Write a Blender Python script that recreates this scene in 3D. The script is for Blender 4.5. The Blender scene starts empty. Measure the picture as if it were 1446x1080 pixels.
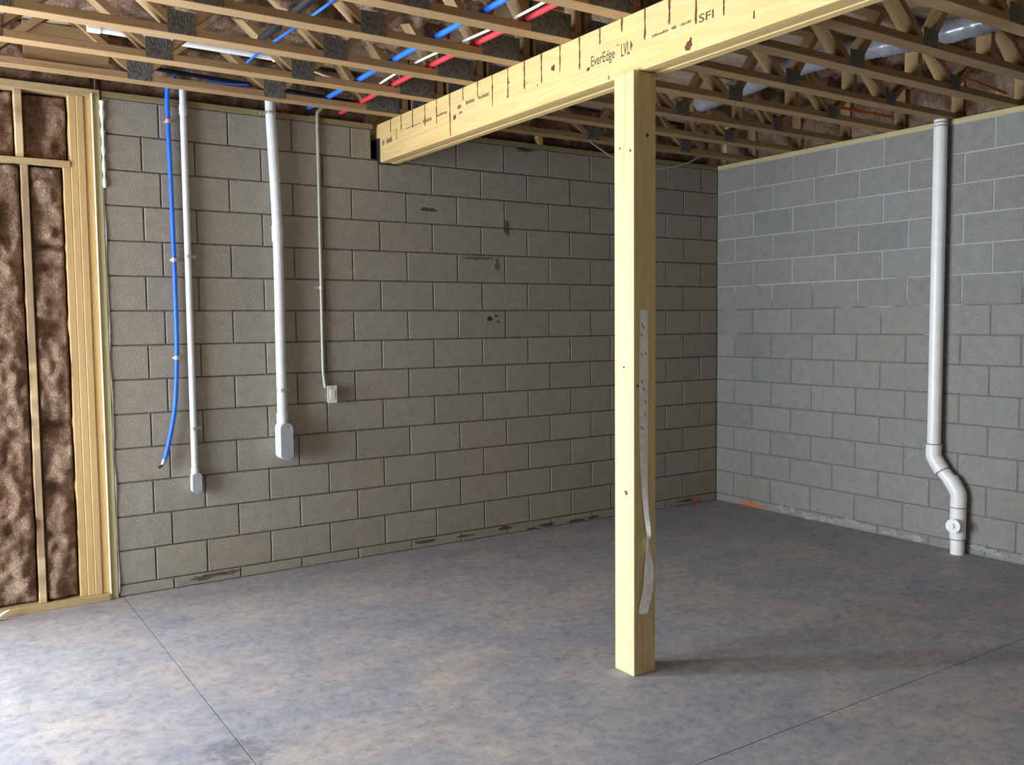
import bpy, bmesh, math, random
from mathutils import Vector, Matrix, noise
S = bpy.context.scene
COL = S.collection
random.seed(7)

# ------------------------------------------------------------------ camera
F_PX = 1277.04
RT = Vector((0.83345129, -0.55251097, -0.00951669))
DN = Vector((-0.04451424, -0.04996298, -0.99775858))
FW = Vector((0.55079708, 0.8320068, -0.06623632))
cam_d = bpy.data.cameras.new('camera'); cam_d.sensor_fit = 'HORIZONTAL'
cam_d.sensor_width = 36.0; cam_d.lens = F_PX / 1446.0 * 36.0
cam_d.clip_start = 0.05; cam_d.clip_end = 200
cam = bpy.data.objects.new('camera', cam_d); COL.objects.link(cam)
up, bk = -DN, -FW
cam.matrix_world = Matrix(((RT.x, up.x, bk.x, -5.946), (RT.y, up.y, bk.y, -5.684), (RT.z, up.z, bk.z, 1.605), (0, 0, 0, 1)))
S.camera = cam

# ------------------------------------------------------------------ world, daylight, exposure
S.view_settings.view_transform = 'Standard'; S.view_settings.look = 'None'
S.view_settings.exposure = 0.06; S.view_settings.gamma = 1.0; S.view_settings.use_curve_mapping = False
W = bpy.data.worlds.new('sky'); S.world = W; W.use_nodes = True
bg = W.node_tree.nodes['Background']; bg.inputs[0].default_value = (0.80, 0.90, 1.0, 1); bg.inputs[1].default_value = 1.2

def daylight(name, loc, target, sx, sy, energy, color):
    """skylight entering through an opening of the room"""
    l = bpy.data.lights.new(name, 'AREA'); l.shape = 'RECTANGLE'; l.size = sx; l.size_y = sy
    l.energy = energy; l.color = color
    o = bpy.data.objects.new(name, l); COL.objects.link(o); o.location = loc
    o.rotation_euler = (Vector(target) - Vector(loc)).to_track_quat('-Z', 'Y').to_euler()
    return o
# patio door in the outer (back) wall, left of the frame
daylight('daylight_patio_door', (-7.95, 0.06, 1.12), (-7.95, -5.0, 1.12), 1.0, 1.9, 660, (0.80, 0.91, 1.0))
# wide opening in the left wall
daylight('daylight_left_opening', (-8.88, -1.5, 1.30), (0, -1.5, 1.30), 2.0, 2.2, 350, (0.80, 0.91, 1.0))

# ------------------------------------------------------------------ helpers
def newobj(name, data, parent=None, loc=None, rot=None):
    o = bpy.data.objects.new(name, data); COL.objects.link(o)
    if parent is not None: o.parent = parent
    if loc is not None: o.location = loc
    if rot is not None: o.rotation_euler = rot
    return o
def tag(o, label, cat, group=None, kind=None):
    o['label'] = label; o['category'] = cat
    if group: o['group'] = group
    if kind: o['kind'] = kind
    return o
def empty(name, loc=(0, 0, 0)):
    return newobj(name, None, None, loc)
def structure(name, label=None, cat=None, data=None):
    o = newobj(name, data); o['kind'] = 'structure'
    if label: o['label'] = label
    if cat: o['category'] = cat
    return o
def bm_mesh(bm, name, mat, smooth=False):
    bmesh.ops.recalc_face_normals(bm, faces=bm.faces)
    me = bpy.data.meshes.new(name); bm.to_mesh(me); bm.free()
    if mat: me.materials.append(mat)
    if smooth:
        for p in me.polygons: p.use_smooth = True
    return me
def add_box(bm, x0, x1, y0, y1, z0, z1):
    v = [bm.verts.new(p) for p in ((x0, y0, z0), (x1, y0, z0), (x1, y1, z0), (x0, y1, z0), (x0, y0, z1), (x1, y0, z1), (x1, y1, z1), (x0, y1, z1))]
    fs = [bm.faces.new([v[i] for i in q]) for q in ((0, 3, 2, 1), (4, 5, 6, 7), (0, 1, 5, 4), (1, 2, 6, 5), (2, 3, 7, 6), (3, 0, 4, 7))]
    return v
def box_mesh(name, mat, dims, bevel=0.003, seg=1):
    x0, x1, y0, y1, z0, z1 = dims
    bm = bmesh.new(); add_box(bm, *dims)
    if bevel: bmesh.ops.bevel(bm, geom=list(bm.edges), offset=bevel, segments=seg, affect='EDGES', profile=0.6)
    return bm_mesh(bm, name, mat)
def box(name, mat, dims, parent=None, bevel=0.003, seg=1):
    """box in parent space; origin at its centre"""
    x0, x1, y0, y1, z0, z1 = dims
    c = ((x0 + x1) / 2, (y0 + y1) / 2, (z0 + z1) / 2)
    me = box_mesh(name, mat, (x0 - c[0], x1 - c[0], y0 - c[1], y1 - c[1], z0 - c[2], z1 - c[2]), bevel, seg)
    return newobj(name, me, parent, c)
def catmull(pts, n=8):
    P = [Vector(p) for p in pts]; P = [P[0] * 2 - P[1]] + P + [P[-1] * 2 - P[-2]]
    out = []
    for i in range(1, len(P) - 2):
        a, b, c, d = P[i - 1:i + 3]
        for k in range(n):
            t = k / n
            out.append(0.5 * ((2 * b) + (c - a) * t + (2 * a - 5 * b + 4 * c - d) * t * t + (3 * b - a - 3 * c + d) * t ** 3))
    out.append(P[-2]); return out
def add_tube(bm, pts, rad, seg=12, caps=True, wave=None):
    pts = [Vector(p) for p in pts]; n = len(pts)
    t0 = (pts[1] - pts[0]).normalized()
    ref = Vector((0, 0, 1)) if abs(t0.z) < 0.9 else Vector((1, 0, 0))
    nrm = t0.cross(ref).normalized(); rings = []
    for i, p in enumerate(pts):
        t = (pts[min(i + 1, n - 1)] - pts[max(i - 1, 0)]).normalized()
        nrm = (nrm - t * nrm.dot(t)).normalized(); b = t.cross(nrm)
        r = rad[i] if isinstance(rad, (list, tuple)) else rad
        rings.append([bm.verts.new(p + (nrm * math.cos(a) + b * math.sin(a)) * r) for a in [2 * math.pi * k / seg for k in range(seg)]])
    for i in range(n - 1):
        for k in range(seg):
            bm.faces.new((rings[i][k], rings[i][(k + 1) % seg], rings[i + 1][(k + 1) % seg], rings[i + 1][k]))
    if caps:
        for R in (rings[0], rings[-1]): bm.faces.new([bm.verts.new(v.co) for v in R])
def tube(name, mat, pts, rad, parent=None, seg=12):
    bm = bmesh.new(); add_tube(bm, pts, rad, seg)
    return newobj(name, bm_mesh(bm, name, mat, True), parent)

# ------------------------------------------------------------------ materials
class NT:
    def __init__(s, name, rough=0.8, spec=0.3):
        s.m = bpy.data.materials.new(name); s.m.use_nodes = True; s.t = s.m.node_tree
        s.b = s.t.nodes['Principled BSDF']; s.b.inputs['Roughness'].default_value = rough
        s.b.inputs['Specular IOR Level'].default_value = spec
    def n(s, typ, **kw):
        d = s.t.nodes.new(typ)
        for k, v in kw.items():
            if hasattr(d, k): setattr(d, k, v)
            else: d.inputs[k].default_value = v
        return d
    def l(s, a, b): s.t.links.new(a, b)
    def coord(s, kind='Object', scale=(1, 1, 1), rand=0.0):
        c = s.n('ShaderNodeTexCoord') if kind != 'World' else s.n('ShaderNodeNewGeometry')
        src = c.outputs[kind] if kind != 'World' else c.outputs['Position']
        mp = s.n('ShaderNodeMapping'); mp.inputs['Scale'].default_value = scale
        s.l(src, mp.inputs['Vector'])
        if rand:
            oi = s.n('ShaderNodeObjectInfo'); mm = s.n('ShaderNodeMath', operation='MULTIPLY'); mm.inputs[1].default_value = rand
            s.l(oi.outputs['Random'], mm.inputs[0])
            cb = s.n('ShaderNodeCombineXYZ')
            for i in range(3): s.l(mm.outputs[0], cb.inputs[i])
            s.l(cb.outputs[0], mp.inputs['Location'])
        return mp.outputs[0]
    def noise(s, vec, scale, detail=4, rough=0.6, dist=0.0):
        d = s.n('ShaderNodeTexNoise'); d.inputs['Scale'].default_value = scale; d.inputs['Detail'].default_value = detail
        d.inputs['Roughness'].default_value = rough; d.inputs['Distortion'].default_value = dist
        s.l(vec, d.inputs['Vector']); return d.outputs['Fac']
    def ramp(s, fac, stops):
        d = s.n('ShaderNodeValToRGB'); e = d.color_ramp.elements
        while len(e) < len(stops): e.new(0.5)
        for q, (p, c) in zip(e, stops):
            q.position = p; q.color = (*c, 1) if len(c) == 3 else c
        s.l(fac, d.inputs[0]); return d.outputs[0]
    def mix(s, fac, a, b, mode='MIX'):
        d = s.n('ShaderNodeMix', data_type='RGBA', blend_type=mode)
        for sock, v in ((d.inputs[0], fac), (d.inputs[6], a), (d.inputs[7], b)):
            if hasattr(v, 'node'): s.l(v, sock)
            elif isinstance(v, (int, float)): sock.default_value = v
            else: sock.default_value = (*v, 1)
        return d.outputs[2]
    def math(s, op, a, b=None, c=None):
        d = s.n('ShaderNodeMath', operation=op)
        for i, v in enumerate((a, b, c)):
            if v is None: continue
            if hasattr(v, 'node'): s.l(v, d.inputs[i])
            else: d.inputs[i].default_value = v
        return d.outputs[0]
    def col(s, c):
        if hasattr(c, 'node'): s.l(c, s.b.inputs['Base Color'])
        else: s.b.inputs['Base Color'].default_value = (*c, 1)
    def bump(s, h, strength=0.3, dist=0.01):
        d = s.n('ShaderNodeBump'); d.inputs['Strength'].default_value = strength; d.inputs['Distance'].default_value = dist
        s.l(h, d.inputs['Height']); s.l(d.outputs[0], s.b.inputs['Normal'])
    def rnd(s): return s.n('ShaderNodeObjectInfo').outputs['Random']

def plain(name, c, rough=0.6, spec=0.3, metal=0.0, var=0.12, scale=30):
    m = NT(name, rough, spec); m.b.inputs['Metallic'].default_value = metal
    f = m.noise(m.coord('World'), scale, 3)
    lo = tuple(x * (1 - var) for x in c); hi = tuple(min(1, x * (1 + var)) for x in c)
    m.col(m.ramp(f, [(0.3, lo), (0.7, hi)])); return m.m

def mat_block(name, tint, stains=()):
    m = NT(name, 0.95, 0.15)
    o = m.coord('World')
    r = m.rnd()
    base = m.ramp(r, [(0.0, tuple(x * 0.91 for x in tint)), (0.5, tint), (1.0, tuple(x * 1.08 for x in tint))])
    big = m.noise(o, 1.1, 4); base = m.mix(m.ramp(big, [(0.35, (0, 0, 0)), (0.7, (1, 1, 1))]), base, tuple(x * f for x, f in zip(tint, (1.06, 0.98, 0.90))))
    sp = m.noise(o, 130, 2, 0.7); base = m.mix(0.55, base, m.ramp(sp, [(0.3, (0.30, 0.30, 0.30)), (0.52, (0.5, 0.5, 0.5)), (0.75, (0.82, 0.8, 0.78))]), 'OVERLAY')
    cl = m.noise(o, 14, 3, 0.6); base = m.mix(0.30, base, m.ramp(cl, [(0.3, (0.36, 0.36, 0.38)), (0.7, (0.62, 0.61, 0.58))]), 'OVERLAY')
    # dark grime smears where they sit on the wall
    sx = m.n('ShaderNodeSeparateXYZ'); m.l(o, sx.inputs[0])
    gn = m.noise(o, 28, 4, 0.7)
    tot = None
    for (px, pz, wx, wz, st) in stains:
        dx = m.math('DIVIDE', m.math('SUBTRACT', sx.outputs[0], px), wx)
        dz = m.math('DIVIDE', m.math('SUBTRACT', sx.outputs[2], pz), wz)
        d = m.math('ADD', m.math('MULTIPLY', dx, dx), m.math('MULTIPLY', dz, dz))
        k = m.math('SUBTRACT', 1.0, m.math('ADD', d, m.math('MULTIPLY', m.math('SUBTRACT', gn, 0.5), 3.2)))
        k = m.n('ShaderNodeClamp').outputs[0] if False else m.math('MINIMUM', m.math('MAXIMUM', m.math('MULTIPLY', k, 1.6), 0.0), 1.0)
        k = m.math('MULTIPLY', k, st)
        tot = k if tot is None else m.math('MAXIMUM', tot, k)
    if tot is not None: base = m.mix(tot, base, (0.035, 0.032, 0.03))
    m.col(base); m.bump(m.math('ADD', sp, m.math('MULTIPLY', cl, 0.5)), 0.55, 0.006)
    return m.m

def mat_wood(name, light, dark, axis, ring=9.0, knots=0.0, rough=0.7, grain=1.0, spec=0.25, varr=0.12):
    """grain runs along axis (0,1,2) of object space"""
    m = NT(name, rough, spec)
    sc = [1, 1, 1]; sc[axis] = 0.055
    v = m.coord('Object', tuple(sc), 13.0)
    g1 = m.noise(v, ring * 2.2, 3, 0.5, 0.6); g2 = m.noise(v, ring * 14, 3, 0.6)
    c = m.ramp(g1, [(0.30, dark), (0.46, light), (0.54, tuple((a + b) / 2 for a, b in zip(light, dark))), (0.64, light), (0.8, dark)])
    c = m.mix(0.35 * grain, c, m.ramp(g2, [(0.3, tuple(x * 0.72 for x in dark)), (0.7, light)]))
    if knots:
        k = m.n('ShaderNodeTexVoronoi'); k.inputs['Scale'].default_value = knots
        sk = [1.0, 1.0, 1.0]; sk[axis] = 0.55
        m.l(m.coord('Object', tuple(sk), 5.0), k.inputs['Vector'])
        c = m.mix(m.ramp(k.outputs['Distance'], [(0.035, (1, 1, 1)), (0.09, (0, 0, 0))]), c, (0.16, 0.075, 0.03))
    r = m.rnd()
    c = m.mix(1.0, c, m.ramp(r, [(0, (1 - varr,) * 3), (1, (1.0,) * 3)]), 'MULTIPLY')
    m.col(c); m.bump(g2, 0.12, 0.003); return m.m

def mat_insul():
    m = NT('brown_fiberglass', 1.0, 0.02); o = m.coord('World')
    a = m.noise(o, 5.5, 5, 0.62, 0.8); b = m.noise(o, 42, 4, 0.7, 1.5); f = m.noise(o, 190, 2, 0.7)
    c = m.ramp(a, [(0.28, (0.21, 0.13, 0.088)), (0.45, (0.33, 0.215, 0.15)), (0.58, (0.44, 0.305, 0.215)), (0.75, (0.62, 0.47, 0.34))])
    c = m.mix(0.62, c, m.ramp(b, [(0.30, (0.18, 0.15, 0.15)), (0.5, (0.5, 0.48, 0.47)), (0.70, (0.92, 0.86, 0.80))]), 'OVERLAY')
    c = m.mix(0.3, c, m.ramp(f, [(0.3, (0.3, 0.3, 0.3)), (0.7, (0.75, 0.72, 0.7))]), 'OVERLAY')
    m.col(c); m.bump(m.math('ADD', b, m.math('MULTIPLY', f, 0.4)), 1.0, 0.03); return m.m

def mat_floor():
    m = NT('stained_concrete', 0.62, 0.32); o = m.coord('World')
    st = m.coord('World', (1.0, 1.25, 1.0))
    a = m.noise(st, 1.3, 5, 0.62, 0.6); b = m.noise(st, 4.2, 8, 0.74, 0.25); c_ = m.noise(o, 19, 6, 0.76, 0.2); sp = m.noise(o, 150, 2, 0.7)
    c = m.ramp(a, [(0.30, (0.265, 0.275, 0.32)), (0.44, (0.30, 0.302, 0.33)), (0.56, (0.34, 0.325, 0.33)), (0.72, (0.405, 0.365, 0.33))])
    c = m.mix(0.6, c, m.ramp(b, [(0.30, (0.27, 0.28, 0.33)), (0.45, (0.45, 0.45, 0.47)), (0.55, (0.54, 0.52, 0.51)), (0.72, (0.70, 0.63, 0.58))]), 'OVERLAY')
    c = m.mix(0.75, c, m.ramp(c_, [(0.28, (0.22, 0.22, 0.26)), (0.45, (0.48, 0.48, 0.49)), (0.72, (0.70, 0.66, 0.64))]), 'OVERLAY')
    # trowel scuffs, dark and thin
    sc = m.noise(m.coord('World', (0.9, 4.2, 1)), 4.5, 4, 0.75, 2.2)
    pm = m.noise(st, 1.6, 3)
    k = m.math('MULTIPLY', m.math('MINIMUM', m.math('MAXIMUM', m.math('MULTIPLY', m.math('SUBTRACT', sc, 0.60), 9.0), 0.0), 1.0), m.math('MINIMUM', m.math('MAXIMUM', m.math('MULTIPLY', m.math('SUBTRACT', pm, 0.46), 7.0), 0.0), 1.0))
    c = m.mix(m.math('MULTIPLY', k, 0.55), c, (0.09, 0.09, 0.115))
    # one damp blot on the saw cut
    sx = m.n('ShaderNodeSeparateXYZ'); m.l(o, sx.inputs[0])
    dx = m.math('DIVIDE', m.math('SUBTRACT', sx.outputs[0], -4.99), 0.13); dy = m.math('DIVIDE', m.math('SUBTRACT', sx.outputs[1], -2.36), 0.16)
    d = m.math('ADD', m.math('ADD', m.math('MULTIPLY', dx, dx), m.math('MULTIPLY', dy, dy)), m.math('MULTIPLY', m.math('SUBTRACT', c_, 0.5), 4.0))
    c = m.mix(m.math('MULTIPLY', m.math('MINIMUM', m.math('MAXIMUM', m.math('SUBTRACT', 1.0, d), 0.0), 1.0), 0.6), c, (0.12, 0.12, 0.14))
    c = m.mix(0.35, c, m.ramp(sp, [(0.3, (0.36, 0.36, 0.37)), (0.7, (0.66, 0.65, 0.64))]), 'OVERLAY')
    m.col(c)
    m.l(m.ramp(b, [(0.3, (0.50,) * 3), (0.7, (0.72,) * 3)]), m.b.inputs['Roughness'])
    m.bump(m.math('ADD', c_, m.math('MULTIPLY', sp, 0.3)), 0.10, 0.006); return m.m

def mat_gusset():
    m = NT('galvanized_nail_plate', 0.5, 0.5); m.b.inputs['Metallic'].default_value = 0.2
    v = m.n('ShaderNodeTexVoronoi'); v.inputs['Scale'].default_value = 130; m.l(m.coord('Object', (1, 1, 0.35)), v.inputs['Vector'])
    m.col(m.ramp(v.outputs['Distance'], [(0.15, (0.045, 0.04, 0.036)), (0.55, (0.17, 0.16, 0.145))])); m.bump(v.outputs['Distance'], 0.5, 0.004); return m.m

def mat_osb():
    m = NT('strand_board', 0.85, 0.15)
    v = m.n('ShaderNodeTexVoronoi'); v.inputs['Scale'].default_value = 16; m.l(m.coord('World', (1, 2.6, 1)), v.inputs['Vector'])
    f = m.noise(m.coord('World'), 5, 3)
    c = m.mix(0.35, m.ramp(v.outputs['Color'], [(0.2, (0.62, 0.47, 0.32)), (0.8, (0.84, 0.70, 0.53))]), m.ramp(f, [(0.3, (0.64, 0.50, 0.34)), (0.7, (0.82, 0.68, 0.50))]))
    m.col(c); return m.m

M_BLOCK_B = mat_block('concrete_block_grey', (0.308, 0.288, 0.245),
    [(-2.875, 2.403, 0.085, 0.016, 0.8), (-2.215, 2.31, 0.035, 0.07, 0.75), (-2.47, 2.075, 0.16, 0.014, 0.6), (-2.30, 2.03, 0.03, 0.055, 0.6),
     (-2.375, 1.632, 0.03, 0.02, 0.95), (-2.30, 1.612, 0.02, 0.012, 0.85), (-2.32, 1.655, 0.02, 0.012, 0.8), (-2.05, 2.90, 0.10, 0.02, 0.8)])
M_BLOCK_R = mat_block('concrete_block_blue_grey', (0.268, 0.266, 0.258))
M_MORTAR_B = plain('mortar_dark', (0.11, 0.098, 0.082), 1.0, 0.05, 0, 0.35, 25)
def mat_mortar_r():
    m = NT('mortar_mixed', 1.0, 0.05); o = m.coord('World')
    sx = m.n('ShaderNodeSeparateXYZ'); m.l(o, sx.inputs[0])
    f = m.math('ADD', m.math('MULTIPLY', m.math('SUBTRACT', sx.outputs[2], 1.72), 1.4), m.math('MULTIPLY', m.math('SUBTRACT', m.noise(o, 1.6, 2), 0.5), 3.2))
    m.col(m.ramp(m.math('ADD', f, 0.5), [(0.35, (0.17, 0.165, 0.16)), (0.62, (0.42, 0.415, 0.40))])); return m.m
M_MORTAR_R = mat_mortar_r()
M_LVL = mat_wood('laminated_veneer_yellow', (0.72, 0.52, 0.235), (0.60, 0.385, 0.14), 1, 7, 0, 0.6, 0.6, varr=0.02)
M_POST = mat_wood('pale_pine_post', (0.68, 0.56, 0.31), (0.55, 0.42, 0.19), 2, 10, 1.2, 0.65, 0.7, varr=0.02)
M_TRUSS = mat_wood('truss_lumber_x', (0.49, 0.315, 0.155), (0.36, 0.22, 0.105), 0, 9, 0, 0.75, 1.0, varr=0.25)
M_STUD = mat_wood('stud_lumber', (0.72, 0.49, 0.235), (0.56, 0.355, 0.15), 2, 11, 2.6, 0.7, 0.9, varr=0.12)
M_PT_Z = mat_wood('green_treated_stud', (0.62, 0.58, 0.32), (0.52, 0.46, 0.23), 2, 10, 0, 0.75, 0.8)
M_PT_X_SHADED = mat_wood('green_treated_plate_x_shaded', (0.34, 0.28, 0.145), (0.25, 0.20, 0.10), 0, 9, 0, 0.8, 0.9)  # green treated lumber, darkened in colour for the dim light above the back wall
M_PT_Y = mat_wood('treated_plate_y', (0.62, 0.52, 0.28), (0.48, 0.39, 0.19), 1, 9, 0, 0.8, 0.9)
M_FRAMEX = mat_wood('frame_lumber_x', (0.52, 0.38, 0.20), (0.40, 0.27, 0.13), 0, 9, 0, 0.75, 0.9)
def mat_dusty():
    m = NT('fibre_dusted_stud', 0.85, 0.1); o = m.coord('World', (0.3, 0.3, 1.0))
    f = m.noise(o, 2.3, 3, 0.6); g = m.noise(m.coord('World', (6, 6, 0.6)), 9, 3)
    c = m.ramp(f, [(0.42, (0.30, 0.20, 0.125)), (0.56, (0.40, 0.275, 0.165)), (0.62, (0.74, 0.56, 0.32))])
    m.col(m.mix(0.3, c, m.ramp(g, [(0.3, (0.3, 0.2, 0.12)), (0.7, (0.6, 0.45, 0.27))]))); return m.m
M_DUSTY = mat_dusty()
M_INS = mat_insul()
M_FLOOR = mat_floor()
M_GUS = mat_gusset()
M_OSB = mat_osb()
M_PVC = plain('white_pvc', (0.90, 0.885, 0.86), 0.35, 0.5, 0, 0.05, 8)
M_CONDUIT = plain('grey_conduit', (0.70, 0.72, 0.73), 0.38, 0.5, 0, 0.07, 12)
M_BODY = plain('grey_conduit_body', (0.34, 0.355, 0.37), 0.45, 0.4, 0, 0.06, 20)
M_EMT = plain('dull_steel_tubing', (0.50, 0.50, 0.44), 0.42, 0.5, 0.35, 0.08, 15)
M_STEEL = plain('zinc_hardware', (0.62, 0.60, 0.56), 0.35, 0.5, 0.8, 0.1, 40)
M_DARKMETAL = plain('dark_metal', (0.08, 0.07, 0.065), 0.5, 0.4, 0.5, 0.2, 40)
M_BLUE = plain('blue_pex', (0.025, 0.16, 0.80), 0.4, 0.45, 0, 0.1, 10)
M_RED = plain('red_pex', (0.66, 0.05, 0.07), 0.4, 0.45, 0, 0.1, 10)
M_CREAM = plain('cream_cable', (0.80, 0.76, 0.66), 0.5, 0.35, 0, 0.05, 10)
M_ORANGE = plain('orange_cable', (0.85, 0.20, 0.04), 0.5, 0.35, 0, 0.1, 10)
M_BLACK = plain('black_rubber', (0.018, 0.018, 0.022), 0.5, 0.4, 0, 0.2, 10)
M_COPPER = plain('copper_band', (0.85, 0.55, 0.40), 0.35, 0.5, 0.6, 0.1, 30)
M_DUCT = plain('grey_duct_film', (0.30, 0.31, 0.35), 0.22, 0.6, 0.1, 0.18, 22)
M_PRIMER = plain('purple_primer', (0.30, 0.22, 0.33), 0.6, 0.3, 0, 0.2, 60)
M_INK = plain('black_ink', (0.10, 0.075, 0.05), 0.8, 0.1, 0, 0.4, 180)
M_RUST = plain('rust_drip', (0.13, 0.065, 0.028), 0.8, 0.1, 0, 0.7, 60)
M_KNOT = plain('dark_knot', (0.14, 0.045, 0.022), 0.7, 0.2, 0, 0.4, 150)
M_SPRAY = plain('orange_marking_paint', (0.90, 0.13, 0.045), 0.8, 0.2, 0, 0.4, 70)
M_CAULK = plain('white_sealant', (0.85, 0.87, 0.88), 0.5, 0.4, 0, 0.08, 50)
M_CAULKG = plain('grey_sealant', (0.46, 0.46, 0.45), 0.7, 0.3, 0, 0.2, 40)
M_TAPE = plain('clear_white_film', (0.80, 0.82, 0.80), 0.30, 0.5, 0, 0.12, 30)
M_PLATE = plain('cream_cover_plate', (0.72, 0.70, 0.62), 0.4, 0.4, 0, 0.04, 20)
M_DRY = plain('rough_grey_wall', (0.22, 0.19, 0.16), 0.95, 0.1, 0, 0.06, 4)
M_GROUND = plain('gravel_ground', (0.36, 0.33, 0.29), 1.0, 0.1, 0, 0.25, 6)

# ------------------------------------------------------------------ dimensions
U, CH = 0.4064, 0.2032           # block module
ZB = 0.07                        # top of the buried bottom course
H = ZB + 14 * CH                 # top of block walls
ZT = 2.950                       # top of sill plates = underside of trusses
ZTOP = 3.31                      # underside of subfloor

# ------------------------------------------------------------------ floor: slabs between saw cuts
floor = structure('floor', 'mottled grey and tan concrete slab floor with saw-cut control joints', 'floor')
XJ, YJ, G = -4.965, -3.395, 0.0022
for (x0, x1) in ((-9.05, XJ - G), (XJ + G, 0.12)):
    for (y0, y1) in ((-9.3, YJ - G), (YJ + G, 0.12)):
        box('floor_slab', M_FLOOR, (x0, x1, y0, y1, -0.10, 0.0), floor, 0)
box('joint_bottom', plain('joint_dirt', (0.20, 0.17, 0.14), 1, 0.05), (-9.05, 0.12, -9.3, 0.12, -0.13, -0.012), floor, 0)
structure('ground', None, None, None)
bpy.data.objects.remove(bpy.data.objects['ground'])
gr = structure('ground_outside', 'bare ground outside the basement', 'ground', box_mesh('ground_outside', M_GROUND, (-45, 25, -45, 35, -0.30, -0.14), 0))

# ------------------------------------------------------------------ block walls
BLK = {}
def block_mesh(w, h, mat, var):
    key = (round(w, 3), round(h, 3), mat.name, var)
    if key in BLK: return BLK[key]
    rr = random.Random(hash((round(w * 1000), round(h * 1000), var)) & 0xffff)
    bm = bmesh.new(); b = 0.0035; j = lambda s=0.0014: rr.uniform(-s, s)
    hw, hh = w / 2, h / 2
    cs = [(-hw, -hh), (hw, -hh), (hw, hh), (-hw, hh)]
    R0 = [bm.verts.new((x, 0.09, z)) for x, z in cs]
    R1 = [bm.verts.new((x, b, z)) for x, z in cs]
    R2 = [bm.verts.new((x - math.copysign(b + j(), x), 0.0 + j(0.0006), z - math.copysign(b + j(), z))) for x, z in cs]
    for A, B in ((R0, R1), (R1, R2)):
        for i in range(4): bm.faces.new((A[i], A[(i + 1) % 4], B[(i + 1) % 4], B[i]))
    bm.faces.new(R2); bm.faces.new(R0[::-1])
    BLK[key] = bm_mesh(bm, 'block', mat); return BLK[key]

def lay_course(wall, z0, z1, joints, place, mat, mj, skip=None):
    """joints: distances along wall, ascending"""
    for a, b in zip(joints[:-1], joints[1:]):
        segs = [(a, b)]
        if skip and b > skip[0] and a < skip[1]:
            segs = [(a, min(b, skip[0])), (max(a, skip[1]), b)]
            segs = [s for s in segs if s[1] - s[0] > 0.03]
        for s0, s1 in segs:
            me = block_mesh(s1 - s0 - mj, z1 - z0 - mj, mat, random.randint(0, 3))
            place(me, (s0 + s1) / 2, (z0 + z1) / 2)

END = 4.990
wall_back = structure('wall_back', 'grey concrete block back wall, conduits running down it', 'wall')
def place_back(me, s, z):
    newobj('block', me, wall_back, (-s, random.uniform(-0.0012, 0.0012), z))
POCKET = (3.085, 3.305)
for c in range(15):
    z0, z1 = (ZB + (c - 1) * CH, ZB + c * CH) if c else (0.0, ZB)
    if c % 2: js = [0] + [k * U for k in range(1, 12)] + [11.75 * U, END]
    else: js = [0] + [(k + 0.5) * U for k in range(12)] + [END]
    lay_course(wall_back, z0, z1, js, place_back, M_BLOCK_B, 0.0085, POCKET if c == 14 else None)
bm = bmesh.new()
add_box(bm, -END, 0.19, 0.0045, 0.19, -0.05, H - CH + 0.004)
add_box(bm, -END, -POCKET[1], 0.0045, 0.19, H - CH + 0.004, H)
add_box(bm, -POCKET[0], 0.19, 0.0045, 0.19, H - CH + 0.004, H)
newobj('mortar', bm_mesh(bm, 'mortar', M_MORTAR_B), wall_back)
box('pocket_back', M_BLACK, (-POCKET[1], -POCKET[0], 0.15, 0.19, H - CH, H), wall_back, 0)  # black back face stands in for the shade inside the beam pocket
box('sill_plate', M_PT_X_SHADED, (-4.985, -3.29, -0.004, 0.135, H, ZT), wall_back, 0.003)
box('sill_plate', M_PT_X_SHADED, (-3.10, 0.0, -0.004, 0.135, H, ZT), wall_back, 0.003)
box('shim', M_STUD, (-1.93, -1.885, -0.006, 0.05, ZT, ZT + 0.10), wall_back, 0.002)

wall_right = structure('wall_right', 'blue-grey concrete block right wall, white drain pipe in front', 'wall')
def place_right(me, s, z):
    newobj('block', me, wall_right, (random.uniform(-0.0012, 0.0012), -s, z), (0, 0, -math.pi / 2))
NR = 11
for c in range(15):
    z0, z1 = (ZB + (c - 1) * CH, ZB + c * CH) if c else (0.0, ZB)
    js = [0] + [(k + (0.5 if c % 2 else 1.0)) * U for k in range(NR)]
    js[-1] = NR * U
    lay_course(wall_right, z0, z1, js, place_right, M_BLOCK_R, 0.0078)
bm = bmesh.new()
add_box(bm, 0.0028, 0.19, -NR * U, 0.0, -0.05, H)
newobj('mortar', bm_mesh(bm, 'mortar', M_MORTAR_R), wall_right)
box('wall_panel', M_BLOCK_R, (0.0, 0.19, -9.3, -NR * U - 0.005, -0.05, H), wall_right, 0)
box('sill_plate', M_PT_Y, (-0.006, 0.135, -9.3, -0.002, H, ZT), wall_right, 0.003)
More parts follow.
